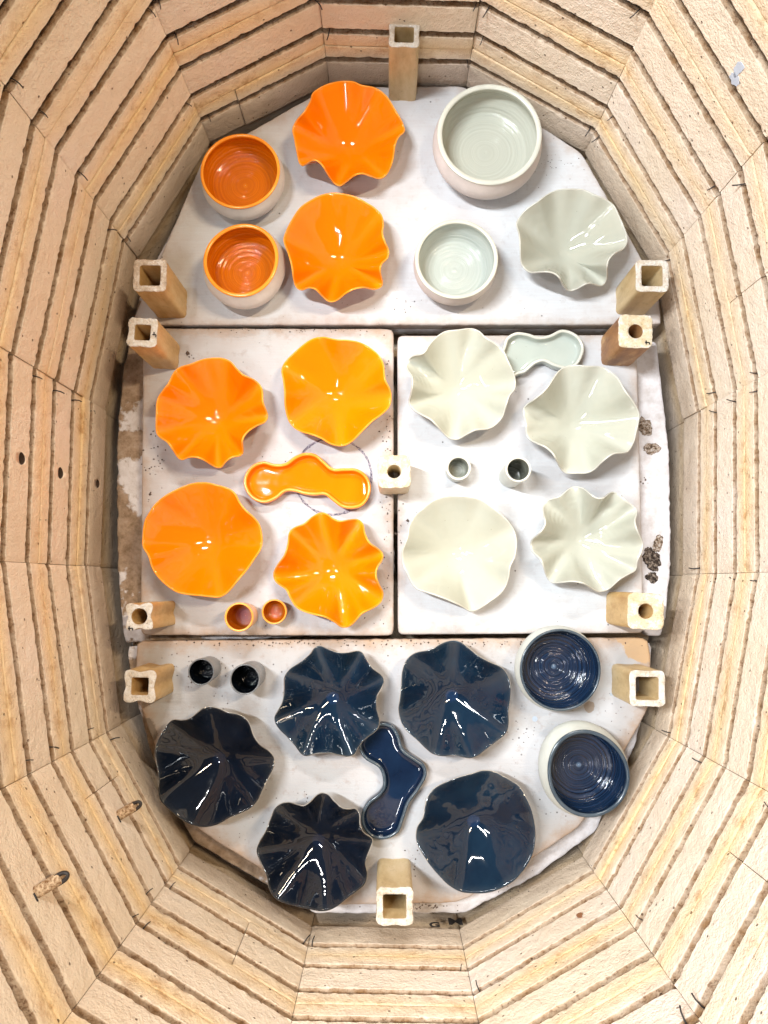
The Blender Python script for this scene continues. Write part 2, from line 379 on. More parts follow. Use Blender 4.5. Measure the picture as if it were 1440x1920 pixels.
# retaining pins beside the corners
vs, fs = tube_path([(0, 0, 0), (.004, .0004, -.0006), (.0085, .0002, -.0030), (.0115, -.0008, -.0055)], .00065, 5)
pin = mesh('pin', vs, fs); pin.materials.append(BLK)
for g in allg:
    if g > .40: continue
    for k in range(NC):
        if random.random() < .28: continue
        s = random.choice((.055, .95, .06)) if k not in (12, 3) else random.choice((.04, .96))
        c = wall_at(k, s + random.uniform(-.02, .02), .005, g + KZ - .001)
        e = CV[(k + 1) % NC] - CV[k]; ang = math.atan2(e[1], e[0]) - math.pi / 2
        o = new('element_pin', pin, None, kiln); o.location = c
        o.rotation_euler = (random.uniform(-.2, .2), random.uniform(-.25, .45), ang + random.uniform(-.35, .35)); o.scale = [random.uniform(.65, 1.1)] * 3
# kiln floor
rings = [[wall_at(k, 0, -.003, -.0755) for k in range(NC)], [wall_at(k, 0, -.003, -.0749) for k in range(NC)]]
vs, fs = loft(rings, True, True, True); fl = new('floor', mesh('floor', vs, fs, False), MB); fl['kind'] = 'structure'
# stamped letters low on the near wall, a blue crayon smear on the right one
def letter(ch, k, x, y, size, parent, mat, flip=True, off=.0016):
    c, n, e = wall_hit(k, x, y)
    cu = bpy.data.curves.new(ch, 'FONT'); cu.body = ch; cu.size = size; cu.extrude = .0002; cu.offset = .0006; cu.align_x = 'CENTER'; cu.align_y = 'CENTER'
    to = bpy.data.objects.new('t', cu); COL.objects.link(to); dg = bpy.context.evaluated_depsgraph_get(); me = bpy.data.meshes.new_from_object(to.evaluated_get(dg))
    bpy.data.objects.remove(to); me.name = 'stamped_letter'; me.materials.clear(); me.materials.append(mat)
    o = new('stamped_letter', me, None, parent)
    X = Vector((1, 0, 0)); X = (e * (1 if e.x > 0 else -1)); Yv = Vector((0, 0, -1)) ; Zv = X.cross(Yv)
    R = Matrix((X, Yv, Zv)).transposed().to_4x4(); q = c - n * off; o.matrix_world = Matrix.Translation(Vector((q.x, q.y, q.z))) @ R
    o.matrix_parent_inverse = Matrix.Identity(4); o.location = (q.x, q.y, q.z + KZ)
    return o
letter('G', 11, 815, 1737, .0175, kiln, INK); letter('M', 11, 854, 1731, .024, kiln, INK)
def wall_patch(name, k, x, y, ru, rv, mat, seed, off=.0014):
    c, n, e = wall_hit(k, x, y); vs = []
    for dd in (off, off - .0006):
        for i in range(28):
            a = 2 * math.pi * i / 28; q = 1 + .45 * nz(math.cos(a) * 1.7 + seed, math.sin(a) * 1.7, seed)
            p = c - n * dd + e * math.cos(a) * ru * q + Vector((0, 0, 1)) * math.sin(a) * rv * q; vs.append((p.x, p.y, p.z + KZ))
    fs = grid_faces(2, 28) + [tuple(range(28))[::-1], tuple(range(28, 56))]
    return new(name, mesh(name, vs, fs, False), mat, kiln)
BLUEM = simple('pale_blue_mark', (.52, .57, .66), .9, .3)
wall_patch('blue_mark', 5, 1387, 128, .0045, .0075, BLUEM, 3.3); wall_patch('blue_mark', 5, 1379, 147, .0060, .0050, BLUEM, 8.1)
RUST = simple('rust_mark', (.28, .12, .05), .9, .3)
wall_patch('rust_mark', 10, 1088, 1718, .0030, .0045, RUST, 1.3); wall_patch('rust_mark', 7, 1350, 618, .0016, .0040, INK, 5.3)

# ---------------------------------------------------------------- shelves
def shelf(name, outline, z1, th, mat, label, cat, grp, sharp=.004, rag=.0006, seed=0.):
    P = np.array([at(x, y, z1) for x, y in outline]); c = P.mean(0); n = len(P)
    A = []
    for i in range(n):
        e = P[(i + 1) % n] - P[i]; nn = np.array([e[1], -e[0]]) / np.hypot(*e)
        if np.dot(nn, P[i] - c) < 0: nn = -nn
        A.append((nn, np.dot(nn, P[i] - c)))
    NA = 360
    def ring(d, z, wob):
        out = []
        for i in range(NA):
            t = 2 * math.pi * i / NA; u = np.array([math.cos(t), math.sin(t)])
            rs = [max(h - d, .004) / max(np.dot(nn, u), 1e-6) for nn, h in A if np.dot(nn, u) > .03]
            rs = np.array(rs); r0 = rs.min(); r = r0 - sharp * math.log(np.exp(-(rs - r0) / sharp).sum()) if sharp > 0 else r0
            r += wob * (nz(u[0] * r0 * 60 + seed, u[1] * r0 * 60, seed) + .6 * nz(u[0] * r0 * 200, u[1] * r0 * 200, seed))
            out.append((u[0] * r, u[1] * r, z))
        return out
    o0 = P3(*outline[0], z1)
    lv = [(.001, -th), (0, -th + .001), (0, -.0022), (.0006, -.0007), (.0022, 0)] + [(d, 0) for d in (.004, .007, .011, .016, .023, .032, .044, .060, .085, .12)]
    rings = [ring(d, z, rag if d < .01 else rag * .3) for d, z in lv]; edge = [d for d, z in lv for _ in range(NA)]
    vs, fs = loft(rings, True, False)
    vs.append((0, 0, 0)); edge.append(.15); b = (len(rings) - 1) * NA
    fs += [(b + i, b + (i + 1) % NA, len(vs) - 1) for i in range(NA)]
    o = new(name, mesh(name, vs, fs, True, {'edge': edge}), mat); o.location = (c[0], c[1], z1)
    return tag(o, label, cat, grp)
G1 = 'upper kiln shelves carrying the pottery'
W1 = kiln_wash('kiln_wash_top', .45, [], 1.04)
W2 = kiln_wash('kiln_wash_left', .75, [(735, 680, .012, 60, 1.6, (.45, .40, .38)), (728, 720, .010, 80, 1.6, (.45, .40, .38))])
W3 = kiln_wash('kiln_wash_right', .45, [], .96)
W4 = kiln_wash('kiln_wash_bottom', 1., [(1203, 1206, .024, 45, 1.0, (.50, .335, .19)), (1168, 1192, .010, 60, 1.4, (.46, .31, .19)), (1003, 1348, .0034, 30, .3, (.40, .47, .56)), (1105, 1325, .0065, 90, 1.3, (.30, .24, .19)),
                                        (1146, 1302, .0020, 30, .3, (.35, .40, .46)), (265, 1375, .020, 30, 1.1, (.20, .17, .15)), (330, 1400, .012, 60, 1.6, (.36, .28, .24))], .80)
shelf('kiln_shelf', [(243, 609), (300, 478), (376, 300), (480, 238), (612, 164), (868, 160), (1020, 238), (1093, 288), (1172, 425), (1236, 545), (1240, 608)], 0, .018, W1,
      'white-washed D-shaped shelf at the far end, under the round orange bowls and big pale bowl', 'kiln shelf', G1, .002, .0008, 1)
shelf('kiln_shelf', [(268, 615), (738, 616), (738, 1192), (263, 1191)], 0, .018, W2, 'square white-washed middle shelf on the left, under orange ruffled bowls', 'kiln shelf', G1, .004, .0005, 2)
shelf('kiln_shelf', [(745, 629), (1194, 627), (1208, 1187), (746, 1190)], 0, .018, W3, 'square bright white middle shelf on the right, under celadon ruffled bowls', 'kiln shelf', G1, .0035, .0003, 3)
shelf('kiln_shelf', [(257, 1202), (1214, 1196), (1222, 1225), (1218, 1335), (1175, 1408), (1103, 1540), (985, 1622), (862, 1694), (592, 1698), (480, 1628), (372, 1560), (290, 1405), (252, 1290)], 0, .018, W4,
      'D-shaped shelf with brown burnt seam at the near end, under dark blue bowls', 'kiln shelf', G1, .003, .0010, 4)
G2S = 'lower kiln shelves'; WS = slab_wash(); WL = slab_wash()
shelf('kiln_shelf', [(245, 618), (265, 540), (380, 320), (615, 184), (870, 182), (1090, 310), (1190, 480), (1228, 600), (1228, 618)], -.0205, .018, WS,
      'far shelf of the lower layer, only a sliver of it showing beside the right wall', 'kiln shelf', G2S, .001, .0012, 5)
shelf('kiln_shelf', [(246, 627), (229, 700), (220, 800), (218, 960), (222, 1100), (233, 1205), (738, 1189), (738, 627)], -.0205, .018, WS,
      'left shelf of the lower layer, a strip with brown flaking patches along the left wall', 'kiln shelf', G2S, .001, .0022, 6)
shelf('kiln_shelf', [(1232, 640), (1246, 760), (1256, 850), (1258, 1060), (1250, 1150), (1234, 1215), (1215, 1192), (744, 1189), (744, 638)], -.0205, .018, WS,
      'right shelf of the lower layer, a white strip with crust patches along the right wall', 'kiln shelf', G2S, .001, .0016, 7)
shelf('kiln_shelf', [(236, 1212), (248, 1285), (285, 1420), (362, 1580), (478, 1648), (586, 1713), (870, 1713), (1000, 1647), (1115, 1562), (1190, 1400), (1219, 1290), (1222, 1206)], -.0205, .018, WS,
      'near shelf of the lower layer, its edge showing past the burnt near shelf', 'kiln shelf', G2S, .001, .0016, 8)

# ---------------------------------------------------------------- ruffled bowls
def ripple(key, ox, oy, pts, gl, rim_mat, label, grp, h=.042, amp=1.7, cx=None):
    px = closed_spline([(ox + x / 6, oy + y / 6) for x, y in pts], 192)
    Q = np.array([at(x, y, h) for x, y in px]); c = Q.mean(0); V = Q - c; r = np.hypot(V[:, 0], V[:, 1]); n = len(r)
    fr = np.fft.rfft(r); lo = fr.copy(); lo[3:] = 0; rl = np.fft.irfft(lo, n)
    hf = fr.copy(); hf[:3] = 0; hf[16:] = 0; dr = np.fft.irfft(hf, n)
    ang = np.unwrap(np.arctan2(V[:, 1], V[:, 0]))
    # small inner folds where a lobe's crease lies
    dz = -amp * 1.45 * dr; dz = np.clip(dz, -.020, .017)
    sd = sum(map(ord, key))
    dz += np.array([.0030 * nz(math.cos(a) * 2.6 + sd, math.sin(a) * 2.6, 0.3) for a in ang])
    zr = h + dz
    rim = np.array([at(x, y, z) for (x, y), z in zip(px, zr)]) ; c = rim.mean(0)
    NT_ = 34; rt = []; rb = []
    tl = [0.0] + list(np.linspace(.05, 1, NT_) ** .93)
    for t in tl[1:]:
        s1 = 0 if t < .07 else .40 * ((t - .07) / .93) + .60 * ((t - .07) / .93) ** 1.8
        x = max(0, min(1, (t - .30) / .70)); s2 = .5 * (x * x * (3 - 2 * x)) + .5 * x ** 1.4; lag = (1 - t) * 192 * .035 * math.sin(sd)
        # rim shape fades to a round middle
        w = x ** .9
        top = []; bot = []
        for i in range(n):
            v = rim[i] - c; rr = math.hypot(*v); rc = (rl[i]) * rr / max(r[i], 1e-6); k = (w * rr + (1 - w) * rl[i] * .985) / rr
            p = c + v * t * k
            dzi = dz[int(i + lag * (1 + .6 * math.sin(i * .098 + sd))) % n] * (.82 + .36 * nz(math.cos(ang[i]) * 3, math.sin(ang[i]) * 3, sd + t * 1.5)) if t < .97 else dz[i]
            z = .0035 + (h - .0035) * s1 + (dzi * (1 - x ** 3) + dz[i] * x ** 3) * s2 + 0.0013 * nz(p[0] * 26 + sd, p[1] * 26, 2.) * min(1, t * 2.2)
            top.append((p[0] - c[0], p[1] - c[1], z))
            th = .0034 - .0010 * t
            q = c + v * t * k * (1 - .006 * (t > .5)); bot.append((q[0] - c[0], q[1] - c[1], max(0.0, z - th) if t > .32 else max(0., min(z - th, .0))))
        rt.append(top); rb.append(bot)
    rings = [rt[0]] + rt[1:] + rb[::-1]
    at_e = [t for t in tl[1:] for _ in range(n)]; at_e += [0.] * (len(rb) * n)
    rg = [max(0, min(1, -dz[i] / .010)) * max(0, (t - .35)) * 1.4 for t in tl[1:] for i in range(n)] + [0.] * (len(rb) * n)
    vs, fs = loft(rings, False, True); vs.append((0, 0, .0034)); at_e.append(0.); rg.append(0.); fs += [((i + 1) % n, i, len(vs) - 1) for i in range(n)]
    root = empty('ruffled_bowl', (c[0], c[1], 0), label, 'bowl', grp)
    # flip check: faces of the top should look up
    me = mesh('bowl_wall', vs, fs, True, {'edge': at_e, 'ridge': rg})
    if me.polygons[n * 5].normal.z < 0: me.flip_normals()
    new('bowl_wall', me, gl, root)
    rp = [(x, y, z - .0011) for (x, y, z) in rt[-1]]
    rr = [(.00105 if rim_mat is not RIM_B else .00058) + .00012 * nz(i * .2, sd, 0) for i in range(n)]
    v2, f2 = tube_path(rp, rr, 6, True); new('rim', mesh('rim', v2, f2), rim_mat, root)
    return root
OUT = dict(
B1=(540,140,[(55,610),(100,510),(180,420),(250,300),(280,210),(350,155),(440,110),(560,78),(660,72),(740,80),(830,120),(960,145),(1050,190),(1130,270),(1200,390),(1270,510),(1305,600),(1300,645),(1240,700),(1200,800),(1180,940),(1140,1060),(1080,1140),(1010,1160),(920,1135),(830,1110),(750,1130),(680,1185),(610,1235),(570,1243),(510,1205),(450,1120),(390,1020),(330,965),(270,962),(200,1005),(160,1015),(125,970),(95,830),(75,720)]),
B2=(520,350,[(75,600),(110,480),(180,350),(260,235),(380,150),(500,95),(620,73),(750,85),(880,115),(1000,180),(1100,245),(1170,320),(1190,420),(1180,520),(1210,620),(1250,720),(1235,800),(1175,860),(1155,940),(1180,1060),(1160,1125),(1080,1150),(980,1130),(870,1145),(770,1195),(690,1260),(620,1290),(560,1275),(500,1220),(430,1150),(350,1135),(280,1158),(220,1130),(185,1040),(165,900),(130,760)]),
B3=(280,650,[(90,600),(140,510),(220,400),(270,300),(340,235),(450,200),(600,145),(720,128),(820,133),(910,170),(980,250),(1060,320),(1170,370),(1240,430),(1268,500),(1275,620),(1315,730),(1325,790),(1290,850),(1200,890),(1100,960),(1045,1050),(1050,1170),(1020,1220),(930,1240),(860,1290),(810,1350),(750,1353),(680,1315),(600,1265),(520,1240),(440,1243),(370,1268),(320,1240),(260,1150),(200,1070),(120,1015),(78,950),(78,780)]),
B4=(510,620,[(112,440),(160,340),(260,240),(380,140),(470,90),(580,73),(720,100),(860,110),(1000,140),(1110,200),(1200,280),(1250,380),(1268,540),(1320,650),(1337,740),(1315,850),(1240,930),(1120,1020),(1000,1140),(900,1240),(820,1283),(740,1290),(650,1265),(560,1210),(450,1165),(330,1130),(240,1075),(180,980),(150,840),(145,700),(130,560)]),
B5=(260,890,[(45,700),(70,530),(140,400),(220,300),(340,215),(470,150),(600,105),(740,92),(880,120),(1010,160),(1080,215),(1130,310),(1200,400),(1300,490),(1360,580),(1385,720),(1370,830),(1300,940),(1210,1070),(1110,1190),(1010,1310),(930,1365),(860,1375),(720,1360),(560,1345),(440,1320),(330,1255),(220,1150),(150,1040),(110,910),(50,810)]),
B6=(500,950,[(85,740),(130,650),(200,550),(240,420),(255,300),(310,240),(420,195),(520,115),(610,72),(680,88),(750,140),(830,165),(930,150),(1020,148),(1080,200),(1105,310),(1160,410),(1250,475),(1300,530),(1295,600),(1240,690),(1230,790),(1270,890),(1305,970),(1280,1070),(1190,1140),(1070,1200),(990,1290),(920,1345),(840,1350),(770,1300),(660,1240),(540,1210),(420,1175),(330,1120),(270,1030),(220,930),(130,865),(90,810)]),
G1=(960,340,[(55,480),(90,400),(180,300),(290,225),(400,145),(520,95),(650,85),(800,92),(920,145),(1050,200),(1150,275),(1210,400),(1260,520),(1293,620),(1285,710),(1240,765),(1150,810),(1090,880),(1070,980),(1068,1090),(1030,1155),(980,1168),(900,1145),(830,1150),(750,1195),(680,1222),(620,1215),(570,1150),(530,1070),(450,1020),(340,1012),(220,1018),(150,980),(105,900),(95,760),(85,610)]),
G2=(750,600,[(75,540),(90,460),(150,405),(260,375),(330,280),(400,200),(510,130),(650,112),(800,98),(890,130),(960,195),(1060,260),(1160,340),(1210,450),(1270,580),(1297,690),(1285,780),(1230,850),(1190,970),(1150,1090),(1080,1170),(990,1220),(850,1235),(750,1285),(660,1333),(590,1333),(530,1305),(440,1210),(350,1120),(240,1060),(150,1000),(105,920),(125,830),(140,740),(135,640)]),
G3=(970,670,[(70,600),(110,530),(210,460),(320,360),(400,250),(470,155),(550,105),(650,88),(790,98),(930,103),(1030,145),(1130,230),(1210,370),(1310,510),(1365,620),(1368,700),(1340,830),(1310,950),(1250,1050),(1180,1075),(1080,1085),(970,1160),(870,1255),(780,1298),(660,1300),(560,1300),(500,1260),(450,1170),(400,1080),(320,1010),(220,965),(140,920),(105,850),(100,740)]),
G4=(740,920,[(88,690),(120,600),(150,500),(170,390),(220,290),(320,200),(430,115),(560,68),(690,60),(850,75),(990,115),(1100,190),(1210,280),(1310,390),(1360,500),(1370,600),(1350,740),(1300,850),(1280,980),(1240,1090),(1160,1180),(1050,1260),(960,1320),(890,1352),(830,1345),(740,1290),(620,1235),(480,1180),(330,1130),(250,1100),(200,1040),(150,940),(95,820)]),
G5=(980,900,[(95,740),(110,670),(190,600),(255,500),(240,390),(235,300),(290,230),(420,185),(520,105),(590,78),(680,95),(760,160),(840,205),(910,200),(970,155),(1020,138),(1080,165),(1170,240),(1270,320),(1285,380),(1265,470),(1300,590),(1348,700),(1340,800),(1290,910),(1270,1010),(1190,1060),(1090,1120),(990,1210),(910,1248),(840,1250),(760,1205),(680,1160),(560,1140),(440,1150),(340,1150),(275,1085),(240,980),(200,890),(120,810)]),
K1=(500,1190,[(93,920),(130,850),(180,750),(195,620),(200,480),(260,390),(380,310),(470,235),(540,150),(600,127),(680,160),(790,200),(900,205),(1000,185),(1070,200),(1120,280),(1190,380),(1290,460),(1318,530),(1290,610),(1240,700),(1235,820),(1260,920),(1265,1010),(1220,1090),(1110,1170),(1040,1250),(990,1340),(910,1372),(800,1355),(680,1330),(560,1340),(450,1365),(390,1340),(320,1250),(240,1160),(140,1060),(95,980)]),
K2=(735,1190,[(75,850),(90,720),(105,560),(120,400),(170,280),(270,205),(430,170),(560,100),(670,68),(770,85),(870,160),(970,240),(1100,310),(1230,370),(1300,460),(1335,580),(1330,720),(1310,850),(1310,1000),(1280,1110),(1190,1190),(1070,1280),(970,1355),(880,1388),(790,1375),(690,1355),(580,1367),(470,1345),(380,1280),(280,1180),(180,1090),(110,990)]),
K3=(280,1315,[(65,580),(85,470),(150,340),(220,240),(280,208),(370,215),(450,195),(530,135),(600,80),(690,63),(790,85),(880,125),(990,145),(1080,195),(1130,270),(1170,390),(1240,490),(1340,560),(1400,640),(1395,740),(1340,860),(1280,980),(1220,1110),(1140,1200),(1020,1260),(900,1310),(780,1380),(660,1410),(540,1405),(420,1365),(310,1290),(190,1190),(120,1110),(95,980),(105,850),(75,690)]),
K4=(470,1480,[(68,680),(100,590),(170,470),(220,340),(270,220),(340,165),(430,150),(530,175),(600,185),(670,140),(740,70),(810,43),(880,70),(950,145),(1030,210),(1110,222),(1180,220),(1225,290),(1230,400),(1270,490),(1350,545),(1370,600),(1330,710),(1290,830),(1310,960),(1280,1070),(1190,1150),(1090,1220),(980,1310),(880,1360),(780,1370),(650,1345),(520,1315),(380,1280),(270,1220),(205,1110),(180,980),(120,850),(80,750)]),
K5=(770,1435,[(62,790),(80,690),(140,590),(160,470),(190,360),(270,260),(400,190),(550,135),(700,95),(810,62),(920,70),(1020,115),(1130,180),(1220,240),(1290,350),(1350,480),(1390,630),(1405,780),(1390,940),(1340,1070),(1260,1190),(1160,1300),(1030,1380),(880,1430),(720,1440),(560,1420),(420,1340),(310,1230),(210,1110),(120,970),(75,880)]))
GO_, GG_, GK_ = 'orange ruffled bowls', 'celadon ruffled bowls', 'dark blue ruffled bowls'
for key, gl, rm, grp, lab, h, amp in [
    ('B1', GO, RIM_O, GO_, 'orange ruffled bowl at the far end beside the tall tan post', .042, 1.5),
    ('B2', GO, RIM_O, GO_, 'orange ruffled bowl on the far shelf, right of the nearer round orange bowl', .042, 1.5),
    ('B3', GO, RIM_O, GO_, 'orange ruffled bowl with sharp scallops, left edge of the middle left shelf', .044, 1.5),
    ('B4', GO, RIM_O, GO_, 'orange ruffled bowl with a smooth six-sided rim, above the orange tray', .036, 1.4),
    ('B5', GO, RIM_O, GO_, 'broad orange ruffled bowl with the gentlest waves, below left of the orange tray', .044, 1.4),
    ('B6', GO, RIM_O, GO_, 'orange ruffled bowl with eight deep lobes, beside the two tiny orange cups', .038, 1.7),
    ('G1', GG, RIM_G, GG_, 'celadon ruffled bowl on the far shelf next to the right wall', .044, 1.5),
    ('G2', GG, RIM_G, GG_, 'celadon ruffled bowl overlapping the left end of the pale tray', .040, 1.7),
    ('G3', GG, RIM_G, GG_, 'celadon ruffled bowl just in front of the scorched round-holed post', .042, 1.7),
    ('G4', GG, RIM_G, GG_, 'celadon ruffled bowl with one sharp crease, nearest the shelf gap', .040, 1.5),
    ('G5', GG, RIM_G, GG_, 'celadon ruffled bowl with eight deep lobes, near the dark crust on the right', .040, 1.8),
    ('K1', GB, RIM_B, GK_, 'dark blue ruffled bowl with eight deep lobes, overlapping the top of the blue tray', .038, 1.8),
    ('K2', GB, RIM_B, GK_, 'dark blue ruffled bowl between the lobed one and the round blue bowl by the seam', .038, 1.4),
    ('K3', GK, RIM_B, GK_, 'blackish blue ruffled bowl hanging over the left edge of the near shelf', .046, 1.5),
    ('K4', GK, RIM_B, GK_, 'blackish blue ruffled bowl at the near end, left of the bottom post', .044, 1.7),
    ('K5', GB, RIM_B, GK_, 'broad dark blue ruffled bowl at the near end, right of the bottom post', .042, 1.3)]:
    ox, oy, pts = OUT[key]; ripple(key, ox, oy, pts, gl, rm, lab, grp, h, amp)

# ---------------------------------------------------------------- thrown round bowls and cups
def lathe(prof, n=72, egg=(0, 0, 0), shift=None):
    rings = []
    for (r, z) in prof:
        rr = []
        for i in range(n):
            a = 2 * math.pi * i / n; q = r * (1 + egg[0] * math.cos(2 * (a - egg[1])) + egg[2] * math.cos(3 * (a - egg[1])))
            rr.append((q * math.cos(a), q * math.sin(a), z))
        rings.append(rr)
    return loft(rings, False, False)
def smooth_prof(p, m=6):
    P = np.array(p, float); P = np.vstack([2 * P[0] - P[1], P, 2 * P[-1] - P[-2]]); out = []
    for i in range(1, len(P) - 2):
        for k in range(m):
            t = k / m; p0, p1, p2, p3 = P[i - 1:i + 3]
            out.append(tuple(.5 * ((2 * p1) + (-p0 + p2) * t + (2 * p0 - 5 * p1 + 4 * p2 - p3) * t * t + (-p0 + 3 * p1 - 3 * p2 + p3) * t ** 3)))
    out.append(tuple(P[-2])); return out
def round_bowl(px, py, R, Rb, h, wall, inner, outer, rimm, label, grp, egg=(0, 0, 0), name='round_bowl', ripples=.0003, foot=.66, cat='bowl', ink=None):
    c = at(px, py, h); zb = h * .55
    root = empty(name, (c[0], c[1], 0), label, cat, grp)
    po = smooth_prof([(0.0005, .0002), (Rb * foot * .9, .0002), (Rb * foot, .0010), (Rb * .86, h * .20), (Rb, zb), (R * 1.0, h - .004), (R - .0004, h - .0008)])
    v, f = lathe(po, egg=egg); new('outer_wall', mesh('outer_wall', v, f), outer, root)
    Ri = R - wall
    pi = smooth_prof([(0.0003, h * .26), (Rb * .45, h * .265), (Rb * .72, h * .31), (Rb * .91 - wall, h * .45), (Rb - wall, zb + .006), (Ri + .0002, h - .004), (Ri + .0004, h - .0010)], 9)
    pi = [(r, z + ripples * math.sin(r * 900 + z * 1200) + ripples * .6 * math.sin(r * 2100)) for r, z in pi]
    v, f = lathe(pi, egg=egg); me = mesh('inner_wall', v, f); me.flip_normals(); new('inner_wall', me, inner, root)
    pr = [(R - .0003, h - .0030), (R + .00015, h - .0012), (R - .0003, h - .0003), (R - wall * .5, h), (Ri + .0003, h - .0004), (Ri - .0001, h - .0014), (Ri + .0003, h - .0034)]
    v, f = lathe(pr, egg=egg); new('rim', mesh('rim', v, f), rimm, root)
    return root
def ringed(name, a, b, spot=None, sc=1.):
    m = NT(name); tc = m.n('TexCoord').outputs['Object']
    L = m.n('VectorMath', operation='LENGTH', i_0=m.n('VectorMath', operation='MULTIPLY', i_0=tc, i_1=(1, 1, 0)).outputs[0]).outputs['Value']
    Lw = m.math('ADD', L, m.math('MULTIPLY', m.noise(tc, 40, 3), .004))
    wv = m.n('TexNoise', noise_dimensions='1D', i_W=m.math('MULTIPLY', Lw, 420. * sc), i_Scale=1., i_Detail=4., i_Roughness=.7).outputs[0]
    c = m.mix(m.band(wv, .36, .66), a, b)
    if spot: c = m.mix(m.band(L, .0035, .0008), c, spot)
    return m.out(c, .06, m.bump(wv, .0009, .5), IOR=1.52)
IB = ringed('blue_thrown_glaze', (.003, .008, .021), (.010, .025, .060), (.09, .14, .21))
IO = ringed('amber_thrown_glaze', (.56, .125, .002), (.68, .175, .003), (.70, .22, .01))
IG = ringed('celadon_thrown_glaze', (.41, .42, .36), (.455, .47, .41)); IGb = ringed('aqua_thrown_glaze', (.39, .43, .395), (.44, .475, .445))
RB2 = simple('dark_teal_rim', (.022, .040, .060), .2, .05, 200, .5, (.06, .08, .10))
RGm = simple('celadon_rim', (.60, .605, .535), .2, .05); ROm = simple('amber_rim', (.92, .36, .04), .2, .05, 200, .5, (.88, .28, .02))
round_bowl(450, 320, .0475, .0508, .046, .0034, IO, CLAY, ROm, 'round bowl glazed amber inside, far left, nearest the far wall', 'round bowls glazed amber inside', (.012, .5, 0))
round_bowl(452, 487, .0445, .0500, .052, .0042, IO, CLAY, ROm, 'round bowl glazed amber inside, nearer of the two, with a lopsided rim', 'round bowls glazed amber inside', (.022, .9, .012))
round_bowl(918, 251, .0630, .0670, .054, .0060, IG, CLAYP, RGm, 'large low pale celadon bowl with pinkish outside, on the far shelf', 'round bowls glazed pale green inside', (.008, 1.4, 0))
round_bowl(856, 485, .0492, .0500, .044, .0046, IGb, CLAYP, RGm, 'small pale aqua bowl with bare clay outside, in front of the large one', 'round bowls glazed pale green inside', (.008, .4, 0))
round_bowl(1051, 1256, .0455, .0485, .046, .0026, IB, CLAYC, RB2, 'round cobalt bowl standing over the burnt seam, with a dark inner disc', 'round bowls glazed cobalt inside', (.008, .8, 0))
round_bowl(1103, 1451, .0460, .0515, .056, .0040, IB, CLAYC, RB2, 'round cobalt bowl with an egg-shaped rim, nearest the lower right wall', 'round bowls glazed cobalt inside', (.030, 2.0, .016))
def cup(px, py, R, h, taper, inner, outer, rimm, label, grp, wall=.0026):
    c = at(px, py, h); root = empty('cup', (c[0], c[1], 0), label, 'cup', grp); Rb = R * taper
    po = smooth_prof([(.0004, .0002), (Rb * .85, .0002), (Rb, .0022), (Rb + (R - Rb) * .5, h * .5), (R, h - .003), (R - .0003, h - .0006)], 5)
    v, f = lathe(po, 48); new('outer_wall', mesh('outer_wall', v, f), outer, root)
    pi = smooth_prof([(.0003, .0045), (Rb * .6, .0048), (Rb - wall, .0080), (Rb + (R - Rb) * .5 - wall, h * .5), (R - wall, h - .003), (R - wall + .0002, h - .0008)], 6)
    pi = [(r, z + .00015 * math.sin(z * 1500)) for r, z in pi]
    v, f = lathe(pi, 48); me = mesh('inner_wall', v, f); me.flip_normals(); new('inner_wall', me, inner, root)
    pr = [(R - .0003, h - .003), (R + .0001, h - .001), (R - .0004, h - .0002), (R - wall * .5, h), (R - wall + .0003, h - .0003), (R - wall - .0001, h - .0012), (R - wall + .0002, h - .003)]
    v, f = lathe(pr, 48); new('rim', mesh('rim', v, f), rimm, root)
GREY = ringed('grey_green_thrown_glaze', (.16, .165, .135), (.30, .31, .26), None, 1.5); OUTW = simple('pale_glazed_outside', (.58, .59, .52), .3, .05)
ORC = ringed('burnt_orange_cup_glaze', (.34, .070, .001), (.48, .115, .002), None, 1.5); OUTO = simple('peach_outside', (.88, .44, .16), .35, .05, 200, .5, (.84, .56, .36))
BKC = ringed('black_cup_glaze', (.002, .003, .005), (.004, .006, .010), None, 1.5); BKC.node_tree.nodes['Principled BSDF'].inputs['IOR'].default_value = 1.25; OUTB = simple('grey_outside', (.16, .17, .18), .35, .1, 200, .5, (.30, .30, .30))
BKR = simple('black_rim', (.13, .14, .15), .2, .05, 200, .5, (.20, .20, .21))
cup(860, 877, .0148, .030, .92, GREY, OUTW, RIM_G, 'short pale cup with grey-green inside, left of the taller pale cup', 'small pale cups', .0030)
cup(972, 880, .0146, .058, .96, GREY, OUTW, RIM_G, 'tall pale cup with dark inside, right of the short pale cup', 'small pale cups', .0024)
cup(448, 1157, .0165, .044, .88, ORC, OUTO, RIM_O, 'larger tiny orange cup, nearer the left fluted posts', 'small orange cups', .0022)
cup(514, 1147, .0145, .026, .86, ORC, OUTO, RIM_O, 'smallest orange cup, beside the eight-lobed orange bowl', 'small orange cups', .0018)
cup(377, 1260, .0150, .042, .92, BKC, OUTB, BKR, 'smaller black cup, closer to the left fluted post', 'small black cups', .0014)
cup(459, 1274, .0170, .050, .92, BKC, OUTB, BKR, 'larger black cup, closer to the eight-lobed dark bowl', 'small black cups', .0016)

